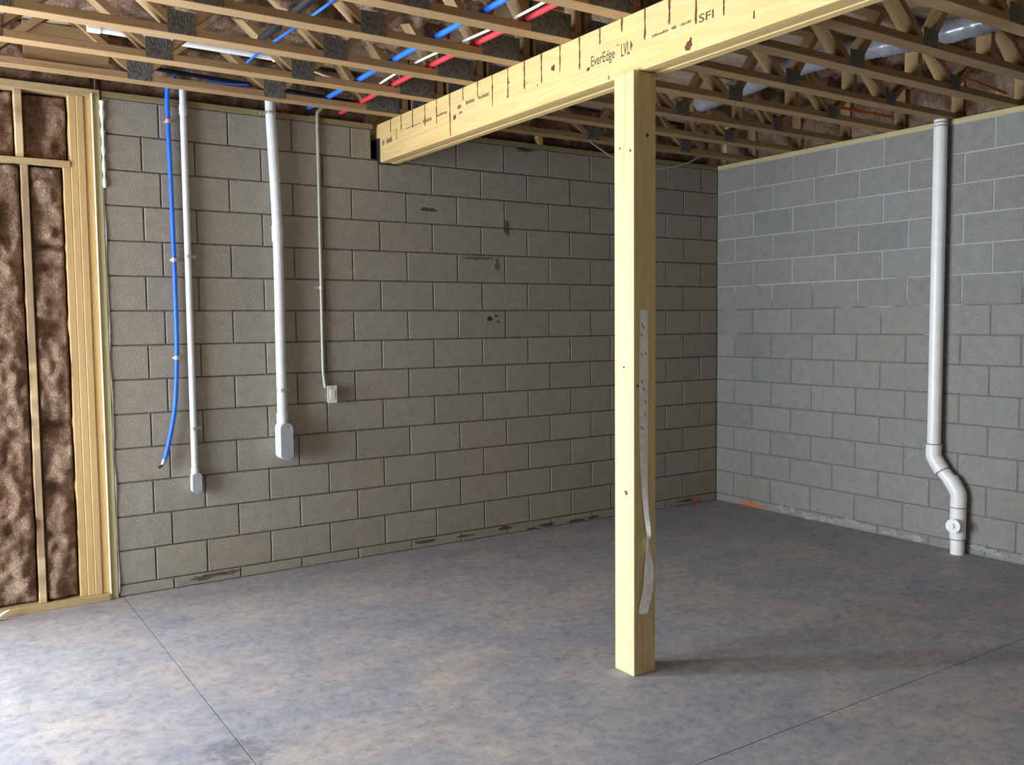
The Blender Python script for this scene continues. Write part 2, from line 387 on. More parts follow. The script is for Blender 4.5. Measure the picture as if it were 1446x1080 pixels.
# ragged mortar droppings along the foot of the right wall, orange layout marks
def splat(name, mat, cx, cy, cz, w, h, normal, parent, n=18, jag=0.35, seed=0, thick=0.0015):
    rr = random.Random(seed); bm = bmesh.new(); ring = []; ring2 = []
    for k in range(n):
        a = 2 * math.pi * k / n; r = 1 + rr.uniform(-jag, jag)
        u_, v_ = math.cos(a) * w / 2 * r, math.sin(a) * h / 2 * r
        p = (cx + u_, cy, cz + v_) if normal == 'y' else (cx, cy + u_, cz + v_)
        ring.append(bm.verts.new(p))
        q = (p[0], p[1] + thick, p[2]) if normal == 'y' else (p[0] + thick, p[1], p[2])
        ring2.append(bm.verts.new(q))
    cv = bm.verts.new((cx, cy, cz))
    for k in range(n):
        bm.faces.new((ring[k], ring[(k + 1) % n], cv))
        bm.faces.new((ring[k], ring[(k + 1) % n], ring2[(k + 1) % n], ring2[k]))
    return newobj(name, bm_mesh(bm, name, mat), parent)
M_SMEAR = plain('pale_mortar_smear', (0.32, 0.315, 0.305), 1.0, 0.05, 0, 0.2, 40)
rs = random.Random(12)
for k in range(26):
    yy = -0.62 - 0.083 * k + rs.uniform(-0.03, 0.03)
    if rs.random() < 0.8: splat('mortar_smear', M_SMEAR, -0.003 - 0.00012 * k, yy, rs.uniform(0.022, 0.06), rs.uniform(0.05, 0.15), rs.uniform(0.018, 0.05), 'x', wall_right, 14, 0.4, 200 + k, 0.003)
for k in range(14):
    splat('mortar_smear', M_MORTAR_B, -rs.uniform(0.3, 4.8), -0.0025 - 0.0001 * k, rs.uniform(0.01, 0.05), rs.uniform(0.05, 0.2), rs.uniform(0.015, 0.03), 'y', wall_back, 14, 0.4, 300 + k, 0.003)
splat('paint_mark', M_SPRAY, -0.0035, -0.41, 0.026, 0.27, 0.024, 'x', wall_right, 22, 0.3, 3)
splat('paint_mark', M_SPRAY, -0.275, -0.0035, 0.030, 0.07, 0.03, 'y', wall_back, 14, 0.35, 5)

# sealant bead at the left end of the block wall
pts = [(-4.983, -0.008, z) for z in [2.40 + 0.49 * i / 14 for i in range(15)]]
tube('sealant_bead', M_CAULK, pts, [0.009 + 0.004 * math.sin(i * 2.3) + (0.005 if i > 11 else 0) for i in range(15)], wall_back, 8)
pts = [(-4.988 + 0.003 * math.sin(i), -0.002, 0.03 + 2.37 * i / 30) for i in range(31)]
tube('sealant_bead', M_CAULKG, pts, [0.006 + 0.002 * math.sin(i * 1.7) for i in range(31)], wall_back, 6)

# ------------------------------------------------------------------ framed outer wall (left)
wall_left_fr = structure('wall_left', 'wood framed outer wall filled with brown fiberglass insulation', 'wall')
P = wall_left_fr; YF, YB = -0.008, 0.132
box('treated_stud', M_PT_Z, (-5.031, -4.993, YF - 0.002, YB, 0.0, 2.915), P)
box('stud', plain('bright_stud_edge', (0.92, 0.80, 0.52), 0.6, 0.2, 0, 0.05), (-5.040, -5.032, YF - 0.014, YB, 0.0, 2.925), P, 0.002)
for x0, zt, off in ((-5.079, 2.905, 0.004), (-5.118, 2.905, -0.003), (-5.157, 2.905, 0.002), (-5.196, 2.500, 0.006)):
    box('stud', M_STUD, (x0, x0 + 0.0378, YF + off, YB, 0.040, zt), P, 0.003)
for x in (-5.39, -5.80, -6.21, -6.62, -7.03):
    box('stud', M_DUSTY, (x - 0.019, x + 0.019, YF, YB, 0.040, 2.500), P, 0.003)
    box('stud', M_DUSTY, (x - 0.036, x + 0.002, YF, YB, 2.536, 2.905), P, 0.003)
box('stud', M_STUD, (-7.14, -7.10, YF, YB, 0.04, 2.905), P)
box('stud', M_STUD, (-8.80, -8.76, YF, YB, 0.04, 2.905), P)
box('middle_plate', M_FRAMEX, (-7.10, -5.158, YF - 0.004, YB, 2.500, 2.536), P)
box('top_plate', M_FRAMEX, (-8.9, -4.992, YF - 0.004, YB, 2.905, 2.950), P)
box('bottom_plate', M_FRAMEX, (-7.14, -5.041, YF - 0.022, YB, 0.0, 0.040), P)
box('sheathing', M_OSB, (-7.14, -4.995, 0.134, 0.15, 0.0, 3.31), P, 0)
box('sheathing', M_OSB, (-9.05, -8.76, 0.134, 0.15, 0.0, 3.31), P, 0)
box('sheathing', M_OSB, (-8.76, -7.14, 0.134, 0.15, 2.12, 3.31), P, 0)

def lumpy(name, mat, u0, u1, v0, v1, place, bulge, parent=None, step=0.014, creases=(), seed=0, depth=0.05, amp=0.03):
    """soft batt: lumpy front over a (u,v) rectangle; place(u,v,d) maps to space, d = outward"""
    nu = max(4, int((u1 - u0) / step)); nv = max(4, int((v1 - v0) / step)); bm = bmesh.new(); g = []
    for i in range(nu + 1):
        row = []
        for k in range(nv + 1):
            u = u0 + (u1 - u0) * i / nu; v = v0 + (v1 - v0) * k / nv
            eu = min(u - u0, u1 - u); ev = min(v - v0, v1 - v)
            e = min(1, eu / 0.05) ** 0.5 * min(1, ev / 0.05) ** 0.5
            n1 = noise.fractal(Vector((u * 5 + seed * 7.1, v * 3.4, seed)), 0.8, 2.1, 4)
            n2 = noise.noise(Vector((u * 30 + seed, v * 26, 3.3 * seed)))
            n3 = abs(noise.noise(Vector((u * 13 + seed * 2.7, v * 9, 1.7 * seed)))) - 0.22
            d = bulge * e + amp * 0.75 * n3 + amp * n1 * (0.35 + 0.65 * e) + amp * 0.22 * n2
            for cv, cw, cd in creases:
                q = (v - cv + 0.02 * noise.noise(Vector((u * 9, cv * 5, seed)))) / cw
                d -= cd * math.exp(-q * q)
            if i in (0, nu) or k in (0, nv): d = -depth
            row.append(bm.verts.new(place(u, v, d)))
        g.append(row)
    for i in range(nu):
        for k in range(nv): bm.faces.new((g[i][k], g[i + 1][k], g[i + 1][k + 1], g[i][k + 1]))
    return newobj(name, bm_mesh(bm, name, mat, True), parent)
def wall_batt(u0, u1, v0, v1, bulge, cre, seed, y=0.03, amp=0.03, dep=0.06):
    return lumpy('insulation_batt', M_INS, u0, u1, v0, v1, lambda u, v, d: (u, y - d, v), bulge, P, 0.013, cre, seed, dep, amp)
wall_batt(-5.371, -5.196, 0.04, 2.50, 0.012, [(2.05, 0.018, 0.05), (1.94, 0.02, 0.03), (1.62, 0.03, 0.06), (1.57, 0.015, 0.03), (1.05, 0.02, 0.03), (0.70, 0.035, 0.045), (0.42, 0.02, 0.03)], 3, 0.018, 0.034)
wall_batt(-5.388, -5.157, 2.536, 2.905, 0.0, [(2.72, 0.04, 0.02)], 5, 0.06, 0.05)
for i, x in enumerate((-5.39, -5.80, -6.21, -6.62)):
    wall_batt(x - 0.392, x - 0.017, 0.04, 2.50, 0.042, [(1.75, 0.05, 0.05), (0.95, 0.05, 0.03), (0.35, 0.04, 0.03)] if i % 2 == 0 else [(1.2, 0.05, 0.04)], 11 + i, 0.035, 0.05)
    wall_batt(x - 0.376, x - 0.034, 2.536, 2.905, 0.0, [], 21 + i, 0.05, 0.05)

# the remaining enclosure (off frame): side wall and front wall with their openings
ws = structure('wall_side', 'grey side wall with a wide opening', 'wall')
for d in ((-9.05, -8.9, -2.6, 0.15, 2.45, 3.31), (-9.05, -8.9, -0.5, 0.15, 0.0, 2.45), (-9.05, -8.9, -9.3, -2.6, 0.0, 3.31)):
    box('wall_panel', M_DRY, d, ws, 0)
wf = structure('wall_front', 'grey block wall behind the camera', 'wall')
box('wall_panel', M_DRY, (-8.9, 0.19, -9.35, -9.2, 0.0, 3.31), wf, 0)

# ------------------------------------------------------------------ subfloor overhead and rim boards
ceil = structure('ceiling', 'strand board subfloor seen between the trusses', 'ceiling')
ys = [0.19, -1.22, -2.44, -3.66, -4.88, -6.10, -7.32, -9.35]
for i in range(len(ys) - 1):
    off = 0 if i % 2 == 0 else -1.22
    xs = [0.19] + [x for x in (-1.2 + off, -3.64 + off, -6.08 + off, -8.52 + off) if x > -9.0] + [-9.05]
    for a, b in zip(xs[:-1], xs[1:]):
        box('subfloor_panel', M_OSB, (b + 0.0015, a - 0.0015, ys[i + 1] + 0.0015, ys[i] - 0.0015, ZTOP, ZTOP + 0.018), ceil, 0)
box('rim_board', M_OSB, (-4.99, 0.19, 0.155, 0.185, ZT, ZTOP), ceil, 0)
box('rim_board', M_OSB, (0.155, 0.185, -9.3, 0.155, ZT, ZTOP), ceil, 0)

# ------------------------------------------------------------------ beam and post
BX0, BX1, BZ0 = -3.255, -3.115, 2.693
beam = empty('support_beam', (0, 0, BZ0))
tag(beam, 'yellow laminated wood beam crossing overhead, printed lettering and dark drips on its side', 'beam')
def onbeam(o): o.parent = beam; o.location.z -= BZ0; return o
for i, (a, b) in enumerate(((BX0, BX0 + 0.0465), (BX0 + 0.0468, BX0 + 0.0928), (BX0 + 0.0931, BX1))):
    o = onbeam(box('ply', M_LVL, (a, b, -8.6, 0.13, BZ0 + (0.0, 0.004, 0.001)[i], ZT - 0.001), None, 0.0025))
XF = BX0 - 0.0006
def beam_strip(name, mat, y, ztop, zbot, w, seed):
    rr = random.Random(seed); bm = bmesh.new(); n = 9; L = []; R_ = []
    for k in range(n):
        z = ztop + (zbot - ztop) * k / (n - 1); ww = w * rr.uniform(0.5, 1.25) * (1 if k < n - 1 else 0.6); o = rr.uniform(-0.0012, 0.0012)
        L.append(bm.verts.new((XF, y + o + ww / 2, z - BZ0))); R_.append(bm.verts.new((XF, y + o - ww / 2, z - BZ0)))
    for k in range(n - 1): bm.faces.new((L[k], R_[k], R_[k + 1], L[k + 1]))
    newobj(name, bm_mesh(bm, name, mat), beam)
DR = [(-0.199, 2.863), (-0.353, 2.844), (-0.513, 2.838), (-0.677, 2.816), (-0.824, 2.803), (-0.987, 2.71), (-1.14, 2.875), (-1.299, 2.856), (-1.454, 2.778), (-1.607, 2.792), (-1.762, 2.803), (-1.914, 2.801), (-2.07, 2.819), (-2.225, 2.794), (-2.377, 2.874), (-2.531, 2.890), (-2.683, 2.815), (-2.834, 2.839), (-2.988, 2.797), (-3.138, 2.789), (-3.29, 2.86), (-3.44, 2.85), (-3.59, 2.83)]
for i, (y, z) in enumerate(DR): beam_strip('drip_stain', M_RUST, y, ZT - 0.003, z, 0.0125, i)
beam_strip('drip_stain', M_RUST, -0.99, 2.725, 2.70, 0.012, 77); beam_strip('drip_stain', M_RUST, -0.285, 2.87, 2.80, 0.010, 78)
beam_strip('drip_stain', M_RUST, -3.29, 2.765, 2.735, 0.008, 79); beam_strip('drip_stain', M_RUST, -2.44, 2.72, 2.70, 0.008, 80)
def beam_blob(y, z, w, h, seed, mat=M_KNOT):
    o = splat('knot', mat, XF, y, z - BZ0, w, h, 'x', beam, 12, 0.25, seed, 0.0004)
for i, (y, z, w, h) in enumerate(((-2.013, 2.853, 0.032, 0.030), (-2.29, 2.783, 0.026, 0.016), (-2.945, 2.722, 0.040, 0.045), (-1.04, 2.80, 0.034, 0.03), (-2.96, 2.745, 0.014, 0.02), (-1.79, 2.83, 0.008, 0.008), (-1.62, 2.87, 0.012, 0.01), (-1.60, 2.80, 0.010, 0.012), (-1.88, 2.80, 0.008, 0.012))):
    beam_blob(y, z, w, h, 40 + i)
def beam_text(txt, y0, zb, width, height, name='printed_text', mat=M_INK):
    cu = bpy.data.curves.new('t', 'FONT'); cu.body = txt; cu.size = 1.0; cu.resolution_u = 3; cu.offset = 0.009
    t = bpy.data.objects.new('t', cu); COL.objects.link(t); bpy.context.view_layer.update()
    me = bpy.data.meshes.new_from_object(t.evaluated_get(bpy.context.evaluated_depsgraph_get()))
    bpy.data.objects.remove(t); bpy.data.curves.remove(cu)
    xs = [v.co.x for v in me.vertices]; zs = [v.co.y for v in me.vertices]
    sx = width / (max(xs) - min(xs)); sz = height / (max(zs) - min(zs)); mx, mz = min(xs), min(zs)
    for v in me.vertices: v.co = Vector((XF, y0 - (v.co.x - mx) * sx, zb - BZ0 + (v.co.y - mz) * sz))
    me.materials.clear(); me.materials.append(mat); newobj(name, me, beam)
beam_text('EverEdge', -2.312, 2.772, 0.170, 0.062)
beam_text('TM', -2.492, 2.835, 0.016, 0.008)
beam_text('LVL', -2.526, 2.780, 0.058, 0.058)
bm = bmesh.new()
vs = [bm.verts.new((XF, y, z - BZ0)) for y, z in ((-2.588, 2.838), (-2.588, 2.790), (-2.604, 2.814))]; bm.faces.new(vs)
newobj('printed_arrow', bm_mesh(bm, 'printed_arrow', M_INK), beam)
beam_text('SFI', -3.005, 2.796, 0.080, 0.034)
def ticks(y0, y1, z, h, seed, gaps):
    """small print too blurred to read: a row of worn ink dashes"""
    rr = random.Random(seed); y = y0; bm = bmesh.new()
    while y > y1:
        w = rr.uniform(0.004, 0.009)
        if not any(a >= y >= b for a, b in gaps):
            hh = h * rr.uniform(0.6, 1.0); vs = [bm.verts.new((XF, a, b - BZ0)) for a, b in ((y, z), (y - w, z), (y - w, z + hh), (y, z + hh))]; bm.faces.new(vs)
        y -= w + rr.uniform(0.002, 0.005)
    newobj('printed_text', bm_mesh(bm, 'printed_text', M_INK), beam)
ticks(-2.728, -2.955, 2.812, 0.013, 1, [(-2.83, -2.845), (-2.878, -2.895)])
ticks(-1.17, -1.42, 2.845, 0.022, 2, [(-1.26, -1.30)])
ticks(-1.075, -1.12, 2.838, 0.024, 3, []); ticks(-1.09, -1.13, 2.806, 0.018, 4, [])
ticks(-0.42, -0.62, 2.842, 0.008, 5, []); ticks(-0.65, -0.76, 2.836, 0.024, 6, []); ticks(-0.82, -0.95, 2.842, 0.018, 9, [])
ticks(-0.07, -0.21, 2.80, 0.040, 7, [(-0.10, -0.12)])
ticks(-3.28, -3.46, 2.845, 0.02, 8, [])

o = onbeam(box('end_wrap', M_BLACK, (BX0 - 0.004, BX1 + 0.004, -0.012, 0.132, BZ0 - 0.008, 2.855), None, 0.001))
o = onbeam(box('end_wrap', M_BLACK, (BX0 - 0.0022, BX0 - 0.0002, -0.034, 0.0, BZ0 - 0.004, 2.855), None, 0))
post = tag(box('support_post', M_POST, (-3.292, -3.162, -2.652, -2.520, 0.0, BZ0), None, 0.006, 2), 'pale square wooden post standing under the beam', 'post')
for (y, z, s) in ((-2.60, 0.834, 0.011), (-2.585, 1.4, 0.006), (-2.63, 2.35, 0.007), (-2.56, 2.37, 0.005)):
    o = splat('knot', M_KNOT, -3.2926, y, z, s * 2, s * 2.2, 'x', None, 10, 0.25, int(z * 100), 0.0004); o.location = (0, 0, 0)
    o.parent = post; o.matrix_parent_inverse = Matrix.Translation(-post.location)
for (x, z, s) in ((-3.215, 2.42, 0.009), (-3.27, 1.32, 0.006)):
    o = splat('knot', M_KNOT, x, -2.6526, z, s * 2, s * 2.2, 'y', None, 10, 0.25, int(z * 90), 0.0004)
    o.parent = post; o.matrix_parent_inverse = Matrix.Translation(-post.location)

# plastic film strip stapled to the post, its lower end twisted loose
bm = bmesh.new(); L = []; R_ = []
TP = [(1.655, -3.258, -3.213, 0.001, 0.001), (1.50, -3.260, -3.212, 0.002, 0.0015), (1.27, -3.262, -3.212, 0.001, 0.002), (1.05, -3.260, -3.213, 0.002, 0.002), (0.856, -3.251, -3.220, 0.004, 0.010), (0.75, -3.243, -3.221, 0.010, 0.018), (0.655, -3.233, -3.215, 0.016, 0.026), (0.60, -3.232, -3.210, 0.020, 0.010), (0.53, -3.236, -3.200, 0.014, 0.018), (0.47, -3.241, -3.193, 0.012, 0.020), (0.40, -3.250, -3.196, 0.014, 0.020), (0.34, -3.262, -3.210, 0.010, 0.018), (0.295, -3.268, -3.226, 0.008, 0.018), (0.285, -3.256, -3.234, 0.010, 0.014)]
TPs = catmull([(a, b, c) for a, b, c, d, e in TP], 4); TPd = catmull([(a, d, e) for a, b, c, d, e in TP], 4)
for p_, q_ in zip(TPs, TPd):
    L.append(bm.verts.new((p_[1], -2.653 - q_[1], p_[0]))); R_.append(bm.verts.new((p_[2], -2.653 - q_[2], p_[0])))
for k in range(len(L) - 1): bm.faces.new((L[k], R_[k], R_[k + 1], L[k + 1]))
me = bm_mesh(bm, 'film_strip', M_TAPE)
tape = newobj('film_strip', me); tag(tape, 'strip of translucent plastic film stapled down the post, loose end hanging', 'plastic strip')
sol = tape.modifiers.new('thickness', 'SOLIDIFY'); sol.thickness = 0.0008; sol.offset = 1
def tape_mark(x, z, l, a, i):
    bm = bmesh.new(); c, s = math.cos(a), math.sin(a); w = 0.0022
    vs = [bm.verts.new((x + u * c - v * s, -2.6565, z + u * s + v * c)) for u, v in ((-l, -w), (l, -w), (l, w), (-l, w))]; bm.faces.new(vs)
    newobj('printed_mark', bm_mesh(bm, 'printed_mark', M_INK), tape)
for i, (x, z, l) in enumerate(((-3.243, 1.585, 0.014), (-3.250, 1.545, 0.008), (-3.249, 1.455, 0.010), (-3.225, 1.46, 0.006), (-3.247, 1.335, 0.010), (-3.238, 1.305, 0.010), (-3.226, 1.245, 0.010), (-3.248, 1.13, 0.012), (-3.223, 1.02, 0.009), (-3.245, 0.93, 0.008), (-3.228, 1.19, 0.008))):
    tape_mark(x, z, l, 2.1 + 0.25 * math.sin(i * 3), i)

# ------------------------------------------------------------------ floor trusses
TY = [-0.34, -0.81, -1.27, -1.73, -2.165, -2.59, -3.01, -3.43, -3.85, -4.27]      # near faces
D = 0.089; CT = 0.038
ORD = ['nearest the back wall', 'second from the back wall', 'third from the back wall', 'fourth from the back wall', 'fifth from the back wall', 'sixth from the back wall', 'seventh from the back wall', 'eighth from the back wall', 'ninth from the back wall', 'tenth from the back wall']
zb0, zb1, zt0, zt1 = ZT, ZT + CT, ZTOP - CT, ZTOP
MESHES = {}
def shared_box(name, mat, w, d, h, bevel=0.002):
    k = (name, mat.name, round(w, 4), round(d, 4), round(h, 4))
    if k not in MESHES: MESHES[k] = box_mesh(name, mat, (-w / 2, w / 2, -d / 2, d / 2, -h / 2, h / 2), bevel)
    return MESHES[k]
def web(t, xa, za, xb, zb):
    dx, dz = xb - xa, zb - za; L = math.hypot(dx, dz)
    newobj('web', shared_box('web', M_TRUSS, L, D - 0.004, CT, 0.002), t, ((xa + xb) / 2, D / 2, (za + zb) / 2), (0, -math.atan2(dz, dx), 0))
def gusset(t, x, z, w, h):
    newobj('nail_plate', shared_box('nail_plate', M_GUS, w, 0.003, h, 0), t, (x, -0.0012, z))
def truss(name, x0, x1, y, bots, tops, verts, label, group, extra=None):
    t = empty(name, (0, y, 0)); tag(t, label, 'truss', group)
    newobj('bottom_chord', shared_box('chord', M_TRUSS, x1 - x0, D, CT), t, ((x0 + x1) / 2, D / 2, (zb0 + zb1) / 2))
    newobj('top_chord', shared_box('chord', M_TRUSS, x1 - x0, D, CT), t, ((x0 + x1) / 2, D / 2, (zt0 + zt1) / 2))
    for (bx, tx) in bots: web(t, bx + (0.018 if tx > bx else -0.018), zb1, tx + (-0.018 if tx > bx else 0.018), zt0)
    for vx in verts: newobj('web_post', shared_box('web_post', M_TRUSS, CT, D - 0.004, zt0 - zb1), t, (vx, D / 2, (zb1 + zt0) / 2))
    for (gx, w, h) in tops[0]: gusset(t, gx, zb0 + h / 2 + 0.001, w, h)
    for (gx, w, h) in tops[1]: gusset(t, gx, zt1 - h / 2 - 0.001, w, h)
    return t
for i, y in enumerate(TY):
    # left of the beam
    pb = [-4.085 - 0.757 * k for k in range(6)]; pt = [-3.705 - 0.757 * k for k in range(6)]
    bots = [(b, b + 0.378) for b in pb] + [(b, b - 0.378) for b in pb] + [(-3.46, -3.705)]
    t = truss('floor_truss', -8.85, -3.19, y, bots, ([(b, 0.125, 0.105) for b in pb] + [(-3.375, 0.23, 0.115)], [(q, 0.13, 0.09) for q in pt]), [-3.215, -8.83],
              'open-web wooden floor truss on the left of the beam, ' + ORD[i], 'floor trusses left of the beam')
    if i == 0: box('blocking_board', M_TRUSS, (-5.40, -4.99, 0.02, 0.058, zb1, zb1 + 0.20), t, 0.002)
    # right of the beam
    bots = [(-2.45, -2.83), (-2.45, -2.08), (-1.71, -2.08), (-1.66, -1.42), (-0.72, -1.06), (-0.72, -0.36), (-2.99, -2.83)]
    truss('floor_truss', -3.175, 0.13, y, bots, ([(-2.45, 0.11, 0.09), (-1.66, 0.12, 0.09), (-0.73, 0.10, 0.09), (-3.06, 0.20, 0.11)], [(-2.08, 0.13, 0.09), (-1.08, 0.13, 0.08)]), [-1.085, -3.15, 0.11],
          'open-web wooden floor truss on the right of the beam, ' + ORD[i], 'floor trusses right of the beam')

# ------------------------------------------------------------------ overhead insulation
def ceil_batt(x0, x1, y0, y1, z, label, seed, amp=0.05, bulge=0.03):
    o = lumpy('insulation_batt', M_INS, x0, x1, y0, y1, lambda u, v, d: (u, v, z - d), bulge, None, 0.026, (), seed, -(ZTOP - z) * 0 - (z - ZTOP), amp)
    tag(o, label, 'insulation', 'insulation batts between the floor trusses'); return o
for i in range(6):
    y1 = TY[i] - 0.004; y0 = TY[i + 1] + D + 0.004
    ceil_batt(-7.6, -3.32, y0, y1, 3.25 if i == 0 else 3.215, 'brown insulation batt tucked overhead left of the beam between the ' + ['first and second', 'second and third', 'third and fourth', 'fourth and fifth', 'fifth and sixth', 'sixth and seventh'][i] + ' trusses', 60 + i, 0.035 if i == 0 else 0.07, 0.02)
for i, (a, b, n) in enumerate(((1, 2, 'second and third'), (3, 4, 'fourth and fifth'), (5, 6, 'sixth and seventh'), (6, 7, 'seventh and eighth'))):
    ceil_batt(-3.0 + 0.1 * (i % 2), (-2.45, -2.42, -2.45, -2.42)[i], TY[b] + D + 0.004, TY[a] - 0.004, 3.20, 'brown insulation batt tucked overhead right of the beam between the ' + n + ' trusses', 80 + i, 0.07, 0.03)
for i, n in enumerate(('first and second', 'second and third', 'third and fourth', 'fourth and fifth', 'fifth and sixth', 'sixth and seventh', 'seventh and eighth', 'eighth and ninth')):
    ceil_batt(-0.98 + 0.08 * (i % 3), -0.08, TY[i + 1] + D + 0.004, TY[i] - 0.004, 3.22, 'brown insulation batt overhead close to the right wall between the ' + n + ' trusses', 130 + i, 0.06, 0.02)
def rim_batt(name_label, place, u0, u1, seed, amp=0.05):
    o = lumpy('insulation_batt', M_INS, u0, u1, ZT + 0.004, ZTOP - 0.01, place, 0.01, None, 0.022, (), seed, 0.05, amp)
    tag(o, name_label, 'insulation', 'rim insulation above the walls')
rim_batt('brown insulation stuffed above the framed wall, behind the trusses', lambda u, v, d: (u, 0.06 - d, v), -8.8, -5.0, 91)
rim_batt('brown insulation stuffed above the back wall plate, left of the beam', lambda u, v, d: (u, 0.085 - d, v), -4.98, -3.30, 92)
rim_batt('dark brown insulation stuffed above the back wall plate, right of the beam', lambda u, v, d: (u, 0.085 - d, v), -3.08, -0.03, 93)
for i in range(len(TY)):
    ya = (TY[i] + D + 0.005); yb = (TY[i - 1] - 0.005) if i else 0.02
    rim_batt('brown insulation wad above the right wall plate, ' + ORD[i].replace('nearest the', 'in the bay nearest the').replace(' from', ' bay from'), lambda u, v, d: (0.10 - d, u, v), ya, yb, 100 + i, 0.045)

# ------------------------------------------------------------------ pipes, ducts and cables overhead (run along y through the trusses)
def run_y(name, mat, x, z, r, y0, y1, label, cat, wob=0.006, seed=0, group=None):
    n = 40; pts = [(x + wob * math.sin(seed + 4.1 * k / n * 3), y0 + (y1 - y0) * k / n, z + wob * 0.35 * math.sin(seed * 2 + 9 * k / n)) for k in range(n + 1)]
    o = tube(name, mat, pts, r, None, 10); tag(o, label, cat, group); return o
run_y('water_pipe', M_BLUE, -3.742, zb1 + 0.0165, 0.0145, 0.02, -4.4, 'blue flexible water pipe lying across the trusses beside the beam', 'pipe', 0.008, 1)
run_y('water_pipe', M_RED, -3.520, zb1 + 0.0165, 0.0145, 0.02, -4.4, 'red flexible water pipe lying across the trusses beside the beam', 'pipe', 0.010, 2)
run_y('cable', M_CREAM, -3.605, zb1 + 0.008, 0.0065, -0.62, -4.4, 'cream cable lying across the trusses between the blue and red pipes', 'cable', 0.02, 3)
run_y('cable', M_BLUE, -4.285, 3.085, 0.007, -0.5, -4.4, 'thin blue cable strung overhead above the grey conduits', 'cable', 0.012, 4)
run_y('drain_pipe', M_BLACK, -4.345, 3.105, 0.019, -0.9, -4.4, 'black pipe running overhead across the left trusses', 'pipe', 0.0, 5)
# white pipe in the bay behind the second truss, with an elbow
o = empty('vent_pipe', (0, 0, 0)); tag(o, 'white plastic pipe running along the back of the left trusses', 'pipe')
tube('pipe', M_PVC, [(-5.10, -0.56, 3.135), (-4.13, -0.56, 3.130)], 0.026, o, 16)
tube('elbow', M_PVC, catmull([(-4.16, -0.56, 3.130), (-4.10, -0.56, 3.128), (-4.06, -0.555, 3.105), (-4.05, -0.55, 3.06), (-4.05, -0.55, 3.03)], 5), 0.032, o, 16)
tube('cap', M_PVC, [(-5.13, -0.56, 3.135), (-5.07, -0.56, 3.135)], 0.031, o, 16)
tag(tube('cable', M_CREAM, catmull([(-3.98, -0.62, 3.07), (-3.85, -0.60, 3.05), (-3.72, -0.585, 3.032), (-3.66, -0.58, 3.015)], 6), 0.008, None, 8), 'short cream cable slanting down to the blue pipe by the back wall', 'cable')
tag(tube('cable', M_BLUE, catmull([(-4.42, -0.16, 3.04), (-4.34, -0.15, 3.046), (-4.26, -0.15, 3.05), (-4.18, -0.16, 3.056)], 6), 0.005, None, 8), 'thin blue cable sagging behind the rear left truss', 'cable')
tag(tube('water_pipe', plain('navy_pipe', (0.004, 0.008, 0.028), 0.7, 0.2), catmull([(-5.0, -0.10, 3.10), (-4.5, -0.09, 3.085), (-4.0, -0.10, 3.07), (-3.5, -0.11, 3.05), (-3.30, -0.11, 3.05)], 6), 0.012, None, 10), 'navy blue pipe running along above the back wall plate', 'pipe')
def flex_duct(x, z, r, y0, y1, label, seed):
    n = int(abs(y1 - y0) / 0.018); pts = []; rad = []
    for k in range(n + 1):
        t = k / n; pts.append((x + 0.03 * math.sin(seed + 5 * t), y0 + (y1 - y0) * t, z + 0.02 * math.sin(seed * 2 + 7 * t)))
        rad.append(r * (1 + (0.045 if k % 2 else -0.03)) + 0.006 * noise.noise(Vector((seed, k * 0.3, 0))))
    o = tube('flexible_duct', M_DUCT, pts, rad, None, 20); tag(o, label, 'duct', 'flexible ducts in the ceiling'); return o
flex_duct(-2.20, 3.175, 0.058, -1.45, -2.55, 'grey plastic-wrapped flexible duct overhead nearest the beam on its right', 1.0)
flex_duct(-1.20, 3.175, 0.062, -0.95, -3.15, 'grey plastic-wrapped flexible duct overhead midway to the right wall', 2.4)
tag(tube('cable', M_ORANGE, catmull([(-0.62, -1.66, 3.06), (-0.38, -1.70, 3.045), (-0.20, -1.71, 3.045), (-0.02, -1.70, 3.05)], 6), 0.010, None, 8), 'short orange cable overhead above the right wall plate', 'cable')
tag(tube('cable', M_ORANGE, catmull([(-0.55, -2.52, 3.07), (-0.36, -2.54, 3.05), (-0.20, -2.53, 3.045), (-0.04, -2.52, 3.04)], 6), 0.009, None, 8), 'orange cable overhead just in front of the white drain pipe top', 'cable')
w = [(-1.72, -0.3, 2.99), (-1.651, -0.3, 2.940), (-1.549, -0.3, 2.894), (-1.432, -0.3, 2.846), (-1.20, -0.3, 2.805), (-0.975, -0.3, 2.805), (-0.707, -0.3, 2.862), (-0.549, -0.3, 2.927), (-0.404, -0.27, 2.99), (-0.264, -0.2, 3.04)]
tag(tube('cable', M_EMT, catmull(w, 6), 0.0055, None, 8), 'thin grey cable drooping in a loop below the rear trusses by the corner', 'cable')

